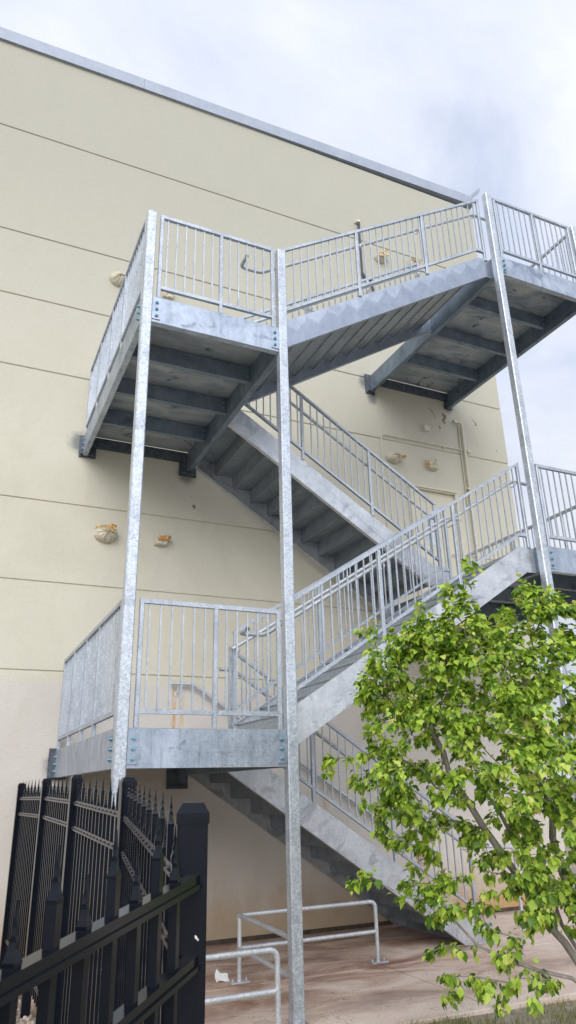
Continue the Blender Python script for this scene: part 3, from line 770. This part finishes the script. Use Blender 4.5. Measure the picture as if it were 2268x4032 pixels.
# ------------------------------------------------------------------ pipe guards under the stairs
GP = 'low pipe guards under the stairs'
o = empty('pipe_guard', (1.64, -1.83, 0)); tag(o, 'low two-rail pipe guard with a corner below the lowest flight', 'pipe guard', GP)
pr = .0212; zt = .565; zm = .283
b = MB(); b.tube(bend([(1.645, -1.84, zt), (3.215, -1.80, zt), (3.215, -1.80, .012)], .07, 6), pr, 12); b.build('rail', M['pipe'], o)
b = MB(); b.tube([(1.645, -1.84, zm), (3.195, -1.80, zm)], pr, 12); b.build('rail', M['pipe'], o)
b = MB(); b.tube([(1.645, -1.86, zt), (1.60, -3.31, zt)], pr, 12); b.build('rail', M['pipe'], o)
b = MB(); b.tube([(1.645, -1.86, zm), (1.60, -3.31, zm)], pr, 12); b.build('rail', M['pipe'], o)
b = MB(); b.tube([(1.645, -1.84, .012), (1.645, -1.84, zt + .015)], pr, 12); b.build('post', M['pipe'], o)
for x, y in ((1.645, -1.84), (3.215, -1.80)):
    b = MB(); b.box(x - .095, x + .095, y - .05, y + .05, .001, .012)
    q = b.build('base_plate', M['pipe'], o)
    for dx in (-.07, .07):
        e = MB(); e.tube([(x + dx, y, .012), (x + dx, y, .035)], .008, 8); e.build('anchor_bolt', M['pipe'], q)
o = empty('pipe_guard', (1.32, -3.5, 0)); tag(o, 'low two-rail pipe guard beneath the front edge of the lower landing', 'pipe guard', GP)
b = MB(); b.tube(bend([(-.10, -3.5, zt + .003), (1.318, -3.5, zt + .003), (1.318, -3.5, .012)], .075, 7), pr, 12); b.build('rail', M['pipe'], o)
b = MB(); b.tube([(-.10, -3.5, .295), (1.30, -3.5, .295)], pr, 12); b.build('rail', M['pipe'], o)
b = MB(); b.tube([(-.10, -3.5, .012), (-.10, -3.5, zt + .02)], pr, 12); b.build('post', M['pipe'], o)
for x in (-.10, 1.318):
    b = MB(); b.box(x - .095, x + .095, -3.55, -3.45, .001, .012); b.build('base_plate', M['pipe'], o)
# slim steel post standing beyond the foot of the stairs
o = empty('handrail_post', (5.35, -1.62, 0)); tag(o, 'galvanized pipe rail standing past the stair foot behind the tree', 'railing')
b = MB(); b.tube(bend([(5.35, -1.62, .012), (5.35, -1.62, .98), (4.75, -1.62, 1.02)], .08), pr, 12); b.build('post', M['pipe'], o)
b = MB(); b.box(5.28, 5.42, -1.68, -1.56, .001, .012); b.build('base_plate', M['pipe'], o)

# ------------------------------------------------------------------ black steel fence
PW = .076
def spear(h_above, zbot, w=.020):
    """picket with a pressed spear point; origin at its foot, top of rail at z=0 reference is handled by caller"""
    b = MB(); r = w / 2
    prof = [(0, r, r), (.50, r, r), (.535, r * 1.12, r * 1.04), (.58, r * .9, r * .8), (.63, r * .55, r * .62), (.68, r * .38, r * .66), (.73, r * .5, r * .36), (.79, r * .30, r * .46), (.86, r * .34, r * .26), (.93, r * .2, r * .22), (1.0, r * .12, r * .12)]
    tip = h_above
    rows = [(zbot, r, r)] + [(tip - .17 + .17 * t if i else tip - .17, a, c) for i, (t, a, c) in enumerate(prof)]
    v = []; f = []
    for z, a, c in rows: v += [(-a, -c, z), (a, -c, z), (a, c, z), (-a, c, z)]
    for k in range(len(rows) - 1):
        for i in range(4): f.append((k * 4 + i, k * 4 + (i + 1) % 4, (k + 1) * 4 + (i + 1) % 4, (k + 1) * 4 + i))
    f.append((3, 2, 1, 0)); n = len(v); f.append((n - 4, n - 3, n - 2, n - 1))
    b.add(v, f); return b
def fence_post(root, x, y, zt, rz, w=PW, mat='black_paint'):
    b = MB(); r = w / 2; b.rbox(-r, r, -r, r, -.05, zt - .03, .004); p = b.build('post', M[mat], root, (x, y, 0)); p.rotation_euler = (0, 0, rz)
    c = MB(); q = r + .003; t = r - .011; c.box(-q, q, -q, q, zt - .048, zt - .024)
    c.add([(-q, -q, zt - .024), (q, -q, zt - .024), (q, q, zt - .024), (-q, q, zt - .024), (-t, -t, zt), (t, -t, zt), (t, t, zt), (-t, t, zt)], [(0, 1, 5, 4), (1, 2, 6, 5), (2, 3, 7, 6), (3, 0, 4, 7), (4, 5, 6, 7)])
    k = c.build('cap', M[mat], p, (x, y, 0)); return p
def u_rail(b, p, q, w, h, lip=.004):
    b.bar(p, q, w, h)
cache = {}
def panel(root, a, b_, zr_a, zr_b, gap, n, rw, rh, w, side, screws=True, lay=None):
    """a,b_: (x,y) ends; zr: centre height of the upper rail at both ends"""
    A = Vector((a[0], a[1], 0)); B = Vector((b_[0], b_[1], 0)); d = B - A; L = d.length; u = d / L; nrm = Vector((-u.y, u.x, 0)); rz = math.atan2(u.y, u.x)
    for dz in (0, -gap, -1.38):
        m = MB(); m.bar(A + Vector((0, 0, zr_a + dz)), B + Vector((0, 0, zr_b + dz)), rw, rh)
        # rolled lips of the channel rail
        for s in (-1, 1):
            m.bar(A + nrm * s * (rw / 2 + .0025) + Vector((0, 0, zr_a + dz - rh * .30)), B + nrm * s * (rw / 2 + .0025) + Vector((0, 0, zr_b + dz - rh * .30)), .005, rh * .35)
        if screws and dz > -1:
            m.cur = 1
            for k in range(n):
                t = (k + .6) / (n + .2); c = A.lerp(B, t); z = zr_a + (zr_b - zr_a) * t + dz
                for s in (side,): m.tube([c + nrm * s * (rw / 2 + .0), c + nrm * s * (rw / 2 + .007)] if False else [tuple(c + nrm * s * (rw / 2) + Vector((0, 0, z))), tuple(c + nrm * s * (rw / 2 + .006) + Vector((0, 0, z)))], .0055, 6)
        r = m.build('rail', [M['black_paint'], M['dark_pipe']], root)
    for k in range(n):
        t = (k + .6) / (n + .2) if lay is None else (lay[0] + lay[1] * k) / L
        if t > .99: continue
        c = A.lerp(B, t); z = zr_a + (zr_b - zr_a) * t
        tall = (k + (lay[2] if lay else 0)) % 2 == 0; key = (tall, w)
        if key not in cache:
            cache[key] = spear((.18 if tall else .105) if root is fen else (.162 if tall else .103), -1.5, w).build('picket', M['black_paint'], root, (c.x, c.y, z)); o = cache[key]
        else: o = copy_to(cache[key], root, (c.x, c.y, z))
        o.rotation_euler = (0, 0, rz)
FP = [(-.344, -.06, 1.84), (-.289, -1.80, 1.855), (-.289, -3.50, 1.845), (-.289, -5.20, 1.795), (-.665, -7.60, 1.70)]
fen = empty('steel_fence', (-.3, -2.6, 0)); tag(fen, 'black spear-topped fence running from the wall towards the gate post', 'fence')
for x, y, z in FP[:4]: fence_post(fen, x, y, z, 0)
RZ = [(1.676, 1.682), (1.683, 1.660), (1.658, 1.606), (1.600, 1.525)]
for i in range(4):
    a, c = Vector(FP[i][:2]), Vector(FP[i + 1][:2]); u = (c - a).normalized()
    q = c - u * (PW / 2 + .002) if i < 3 else Vector((-.612, -7.26))
    p = a + u * (PW / 2 + .002)
    panel(fen, p, q, RZ[i][0], RZ[i][1], .158 if i < 2 else .165, (14, 14, 14, 18)[i], .030, .032, .019, -1)
gate = empty('fence_gate', (-.64, -7.46, 0)); tag(gate, 'black fence panel and thick capped post closest to the camera, spear tips blurred', 'fence')
gp = fence_post(gate, -.630, -7.437, 1.694, R(-16), .074)
u = Vector((-.611, -.792)); p0 = Vector((-.631, -7.465)) - u * .01
panel(gate, p0, p0 + u * 2.2, 1.521, 1.393, .166, 20, .032, .030, .0192, 1, False, (.134, .104, 1))
for dx, z, r_ in ((.025, 1.405, .0032), (.023, 1.408, .0022), (.029, 1.401, .0022)):
    b = MB(); b.tube([(-.630 + dx * math.cos(R(-16)) + .0371 * math.sin(R(-16)), -7.437 + dx * math.sin(R(-16)) - .0371 * math.cos(R(-16)), z), (-.630 + dx * math.cos(R(-16)) + .038 * math.sin(R(-16)), -7.437 + dx * math.sin(R(-16)) - .038 * math.cos(R(-16)), z)], r_, 7); b.build('paint_chip', M['white_scrap'], gp)

# ------------------------------------------------------------------ tree
rnd = random.Random(12)
BL = [(2.1,-5.63,1.99,0.5,60),(2.12,-5.85,2.5,0.34,30),(1.67,-5.38,2.42,0.28,26),(1.47,-5.07,2.19,0.24,20),(1.48,-4.9,1.79,0.24,22),(1.65,-5.27,1.92,0.4,44),(2.09,-5.91,1.55,0.42,40),(2.08,-5.3,1.51,0.3,12),(1.73,-4.86,1.13,0.14,9),(1.83,-5.09,1.02,0.18,12),(1.38,-4.71,1.17,0.06,3),(2.08,-5.33,1.02,0.24,16),(1.76,-5.11,0.59,0.09,5),(1.97,-5.2,0.57,0.11,6),(2.05,-5.43,0.73,0.18,8),(2.26,-6.0,2.67,0.25,16),(1.75,-5.69,2.8,0.08,3),(1.56,-5.44,2.69,0.09,4),(1.94,-5.71,2.63,0.16,8),(2.08,-5.95,2.77,0.1,4),(1.2,-4.8,1.86,0.07,4),(1.81,-4.95,0.72,0.07,3),(1.44,-5.26,2.55,0.12,6),(2.77,-5.94,1.98,0.55,40),(2.66,-6.13,2.54,0.45,28),(2.73,-5.72,1.24,0.4,22),(2.5,-5.05,2.12,0.45,40),(1.99,-4.96,2.21,0.33,24),(3.02,-5.06,1.86,0.45,26),(1.78,-4.87,1.67,0.25,16),(2.25,-5.54,1.05,0.22,14),(1.37,-5.09,2.35,0.12,6),(1.62,-4.95,1.45,0.2,16),(1.9,-5.1,1.35,0.22,14),(1.75,-5.3,2.2,0.3,18),(2.3,-5.7,2.2,0.35,26),(1.95,-5.5,2.35,0.25,16),(1.72,-5.77,3.01,0.02,2),(1.67,-5.62,2.86,0.05,3),(1.55,-5.48,2.78,0.05,3),(1.28,-5.2,2.7,0.04,3),(2.05,-5.86,2.85,0.07,5),(2.15,-6.0,2.81,0.06,4),(1.39,-5.22,2.5,0.15,14),(1.47,-5.36,2.6,0.12,9),(1.61,-5.44,2.64,0.14,12),(1.34,-5.08,2.37,0.11,8),(1.74,-5.58,2.67,0.15,12),(1.86,-5.63,2.52,0.2,16),(2.22,-5.94,2.59,0.2,14),(1.84,-5.45,2.4,0.22,18),(2.16,-5.74,1.34,0.3,26),(2.11,-5.52,1.18,0.22,16),(2.11,-5.35,1.32,0.25,14),(2.13,-5.88,1.98,0.35,24),(1.55,-4.95,1.55,0.12,7)]
base = Vector((2.74, -5.42, -.06))
nodes = [base]; par = [-1]
def add_stem(pts, start=0):
    k = start
    for p in pts:
        p = Vector(p); a = nodes[k]; n = max(1, int((p - a).length / .14))
        for j in range(1, n + 1):
            t = j / n; q = a.lerp(p, t) + (Vector((rnd.gauss(0, .012), rnd.gauss(0, .012), rnd.gauss(0, .012))) if j < n else Vector())
            nodes.append(q); par.append(k); k = len(nodes) - 1
    return k
add_stem([(2.58, -5.45, .50), (2.39, -5.45, .62), (2.07, -5.25, .72), (1.94, -5.16, .79), (1.80, -5.05, .98)])
add_stem([(2.60, -5.40, .55), (2.29, -5.31, 1.03), (2.02, -5.25, 1.45), (1.84, -5.18, 1.78), (1.69, -5.23, 2.05), (1.63, -5.36, 2.45)])
add_stem([(2.62, -5.44, .60), (2.42, -5.45, 1.22), (2.33, -5.55, 1.54), (2.18, -5.60, 1.84), (2.10, -5.72, 2.4)])
add_stem([(2.62, -5.36, .6), (2.30, -5.28, 1.3), (1.97, -5.30, 1.79), (1.75, -5.35, 2.08)])
add_stem([(2.78, -5.5, .8), (2.75, -5.7, 1.5), (2.7, -5.9, 2.3)])
add_stem([(2.85, -5.3, .8), (2.95, -5.1, 1.6), (2.7, -5.0, 2.2)])
add_stem([(2.6, -5.6, .7), (2.35, -5.8, 1.2), (2.1, -5.9, 1.6)])
att = []
for cx, cy, cz, r_, n in BL:
    for _ in range(n):
        while True:
            q = Vector((rnd.uniform(-1, 1), rnd.uniform(-1, 1), rnd.uniform(-1, 1)))
            if q.length < 1: break
        if rnd.random() < .5: q *= (.75 + .25 * rnd.random()) / max(q.length, .3)
        att.append(Vector((cx, cy, cz)) + q * r_ * Vector((1, 1, 1)).x)
depth = [0.0] * len(nodes)
for i in range(1, len(nodes)): depth[i] = depth[par[i]] + (nodes[i] - nodes[par[i]]).length
att.sort(key=lambda p: min((p - n).length for n in nodes[:60]) + .2 * (p - base).length)
tips = []
arr = np.array([tuple(n) for n in nodes]); dep = np.array(depth)
for p in att:
    pv = np.array(tuple(p)); dd = np.linalg.norm(arr - pv, axis=1)
    up = np.maximum(0, arr[:, 2] - pv[2])           # twigs rather grow upward
    k = int(np.argmin(dd + .22 * dep + .35 * up))
    a = Vector(arr[k]); L = (p - a).length; n = max(1, int(L / .07)); mid = (a + p) / 2 + Vector((rnd.gauss(0, .06), rnd.gauss(0, .06), -.10 * L + rnd.gauss(0, .03))) * min(1, L)
    new = []; kk = k; dl = dep[k]
    for j in range(1, n + 1):
        t = j / n; q = a * (1 - t) ** 2 + mid * 2 * t * (1 - t) + p * t * t
        nodes.append(q); par.append(kk); dl += L / n; new.append((tuple(q), dl)); kk = len(nodes) - 1
    arr = np.vstack([arr, [q for q, _ in new]]); dep = np.concatenate([dep, [d_ for _, d_ in new]]); tips.append(kk)
nn = len(nodes); area = np.zeros(nn); kids = [[] for _ in range(nn)]
for i in range(1, nn): kids[par[i]].append(i)
for i in range(nn - 1, -1, -1):
    area[i] = max(area[i], 1.0)
    if par[i] >= 0: area[par[i]] += area[i] * (1.0 if len(kids[i]) != 1 or True else 0)
# pipe model on tip count
cnt = np.zeros(nn)
for i in range(nn - 1, -1, -1):
    if not kids[i]: cnt[i] += 1
    if par[i] >= 0: cnt[par[i]] += cnt[i]
rad = .0021 * np.power(np.maximum(cnt, 1), .49)
rad = np.minimum(rad * 1.15, .034)
tree = empty('maple_tree', tuple(base)); tag(tree, 'leafy green multi-stem maple with yellow flower clusters in front of the stairs', 'tree')
b = MB(); done = set()
order = sorted(range(1, nn), key=lambda i: -cnt[i])
for i in order:
    if i in done: continue
    path = [par[i], i]; done.add(i); k = i
    while kids[k]:
        c = max(kids[k], key=lambda j: cnt[j])
        if c in done: break
        done.add(c); path.append(c); k = c
    rr = [min(rad[path[1]], rad[path[0]])] + [rad[j] for j in path[1:]]; rr[-1] *= .6
    b.tube([nodes[j] for j in path], rr, 8 if rr[0] > .012 else 5 if rr[0] > .005 else 4, caps=False)
b.build('trunk', M['bark'], tree)
# leaves: three-lobed toothed blades, folded along the midrib
OUT = [(.0, .0), (.14, -.02), (.30, .10), (.42, .30), (.56, .34), (.44, .46), (.50, .60), (.30, .62), (.24, .80), (.12, .86), (.0, 1.08)]
MID = [0.0, .12, .30, .50, .66, .86, 1.08]
def leaf(b, p, dirv, nrm, size):
    y = dirv.normalized(); x = y.cross(nrm)
    if x.length < 1e-4: x = y.orthogonal()
    x.normalize(); z = x.cross(y); fold = rnd.uniform(.05, .45); curl = rnd.uniform(.1, .55); sx = rnd.uniform(.62, .95)
    def P(u, w): return p + x * (u * size * sx) + y * (w * size) + z * ((abs(u) * fold - curl * w * w * .5 + .03 * math.sin(9 * w + 14 * u)) * size)
    v = []; 
    for s in (1, -1):
        o = [P(s * u, w) for u, w in OUT]; m = [P(0, w) for w in (.28, .55, .82)]
        i0 = len(v); v += o + m     # 0..10 outline, 11..13 midrib
    f = []
    for i0, flip in ((0, False), (14, True)):
        t = [(0, 1, 2, 11), (2, 3, 11), (3, 4, 5, 11), (11, 5, 12), (5, 6, 7, 12), (7, 8, 13, 12), (8, 9, 10, 13)]
        for q in t:
            q = tuple(i + i0 for i in q); f.append(q if flip else q[::-1])
    # weld the two halves so that one leaf is one island
    remap = {14: 0, 24: 10, 25: 11, 26: 12, 27: 13}
    f = [tuple(remap.get(i, i) for i in q) for q in f]
    b.add(v, f, True)
crown = MB(); fl_sites = []
cen = Vector((2.15, -5.45, 1.8))
for ti, k in enumerate(tips):
    # leaves along the last stretch of each twig
    j = k; chain = []
    while j > 0 and len(chain) < 4: chain.append(j); j = par[j]
    tdir = (nodes[k] - nodes[par[k]]).normalized(); 
    nl = rnd.randint(28, 44) if ti % 7 else 0
    for q in range(nl):  # a bare twig here and there
        j = chain[min(len(chain) - 1, int(abs(rnd.gauss(0, 1.2))))]
        o = (nodes[j] - cen); o.z *= .3; o = o.normalized() if o.length > .01 else Vector((1, 0, 0))
        d_ = (o * .5 + tdir * .4 + Vector((rnd.gauss(0, .6), rnd.gauss(0, .6), rnd.gauss(-.35, .35)))).normalized()
        pet = rnd.uniform(.01, .045); p = nodes[j] + d_ * pet + Vector((rnd.gauss(0, .012), rnd.gauss(0, .012), rnd.gauss(0, .012)))
        d2 = (d_ * .6 + Vector((0, 0, rnd.uniform(-.75, .1)))).normalized()
        nr = Vector((rnd.gauss(0, .45), rnd.gauss(0, .45), 1)) + o * .35
        leaf(crown, p, d2, nr, (rnd.uniform(.020, .042) if rnd.random() < .72 else rnd.uniform(.040, .066)) * (.62 if q > nl - 3 else 1))
    if rnd.random() < .085 and (nodes[k] - cen).dot(Vector((-.5, -.85, .1))) > .1: fl_sites.append(nodes[k])
crown.build('crown', M['leaf'], tree)
fm = MB()
for i in range(34):
    a = rnd.uniform(0, 6.28); e = rnd.uniform(-.4, 1.2); r_ = rnd.uniform(.012, .036); c = Vector((math.cos(a) * math.cos(e), math.sin(a) * math.cos(e), math.sin(e))) * r_; s_ = rnd.uniform(.0035, .006)
    fm.add([tuple(c + Vector(q) * s_) for q in ((1, 0, 0), (0, 1, 0), (-1, 0, 0), (0, -1, 0), (0, 0, 1), (0, 0, -1))], [(0, 1, 4), (1, 2, 4), (2, 3, 4), (3, 0, 4), (1, 0, 5), (2, 1, 5), (3, 2, 5), (0, 3, 5)])
fo = None
for p in fl_sites[:60]:
    if fo is None: fo = fm.build('flower_cluster', M['blossom'], tree, p + Vector((0, 0, .02)))
    else:
        c = copy_to(fo, tree, p + Vector((0, 0, .02))); c.rotation_euler = (rnd.uniform(-.5, .5), rnd.uniform(-.5, .5), rnd.uniform(0, 6))

# ------------------------------------------------------------------ camera
cd = bpy.data.cameras.new('Camera'); cam = bpy.data.objects.new('Camera', cd); COL.objects.link(cam)
r_, u_, f_ = Vector((.908842, -.416565, -.021921)), Vector((-.131697, -.336401, .932465)), Vector((.395806, .844576, .360595))
m = Matrix((r_, u_, -f_)).transposed().to_4x4(); m.translation = Vector((-1.21693, -9.29046, 1.72316)); cam.matrix_world = m
cd.sensor_fit = 'VERTICAL'; cd.sensor_height = 36; cd.sensor_width = 20.25; cd.lens = 2807.8 / 4032 * 36
cd.clip_start = .05; cd.clip_end = 3000
cd.dof.use_dof = True; cd.dof.focus_distance = 7.0; cd.dof.aperture_fstop = 11
scn.camera = cam

# ------------------------------------------------------------------ light
SUN_EL, SUN_AZ = R(27), math.atan2(-.90, -.42)      # towards the sun: left and behind the camera
sd = Vector((math.cos(SUN_AZ) * math.cos(SUN_EL), -abs(math.sin(SUN_AZ)) * math.cos(SUN_EL), math.sin(SUN_EL)))
sl = bpy.data.lights.new('Sun', 'SUN'); sl.energy = .85; sl.angle = R(42); sl.color = (1.0, .965, .91)
so = bpy.data.objects.new('Sun', sl); COL.objects.link(so); so.rotation_euler = (-sd).to_track_quat('-Z', 'Y').to_euler(); so.location = sd * 60
w = bpy.data.worlds.new('World'); scn.world = w; w.use_nodes = True; nt = w.node_tree
for n in list(nt.nodes): nt.nodes.remove(n)
g = N(nt)
sky = g.n('ShaderNodeTexSky', sky_type='NISHITA'); sky.sun_disc = False; sky.sun_elevation = SUN_EL; sky.sun_rotation = math.atan2(sd.x, sd.y); sky.air_density = 1.2; sky.dust_density = 2.0
tc = g.n('ShaderNodeTexCoord').outputs['Generated']
x, y, z = g.sep(tc)
zz = g.math('ADD', g.math('MAXIMUM', z, 0), .75)
zd = g.smooth(z, .0, .6, .74, 1.0)
dv = g.n('ShaderNodeVectorMath', operation='DOT_PRODUCT'); g.link(tc, dv.inputs[0]); dv.inputs[1].default_value = tuple(sd)
zd = g.math('ADD', zd, g.math('MULTIPLY', g.math('POWER', g.math('MAXIMUM', dv.outputs['Value'], 0), 3.0), 1.2))
cmb = g.n('ShaderNodeCombineXYZ'); g.link(g.math('DIVIDE', x, zz), cmb.inputs[0]); g.link(g.math('DIVIDE', y, zz), cmb.inputs[1])
cv = cmb.outputs[0]
n1 = g.noise(cv, 2.9, 7, .55, .6); n2 = g.noise(g.scale(cv, (1, 1.2, 1)), 5.5, 6, .55, .3)
f1 = g.math('ADD', g.math('MULTIPLY', n1, .7), g.math('MULTIPLY', n2, .3))
cloud = g.ramp(f1, [(.34, (4.6, 5.15, 6.6)), (.43, (5.2, 5.65, 6.8)), (.53, (6.1, 6.4, 7.1)), (.64, (7.2, 7.4, 7.6))])
thin = g.smooth(n1, .30, .46, .72, .96)
col = g.mix(thin, sky.outputs[0], cloud)
vm = g.n('ShaderNodeVectorMath', operation='SCALE'); g.link(col, vm.inputs[0]); g.link(zd, vm.inputs['Scale']); col = vm.outputs[0]
bg = g.n('ShaderNodeBackground'); bg.inputs[1].default_value = .070; g.link(col, bg.inputs[0])
wo = g.n('ShaderNodeOutputWorld'); g.link(bg.outputs[0], wo.inputs[0])
scn.view_settings.view_transform = 'Standard'; scn.view_settings.look = 'None'; scn.view_settings.gamma = 1; scn.view_settings.exposure = 1.1
scn.cycles.max_bounces = 6; scn.cycles.use_denoising = True
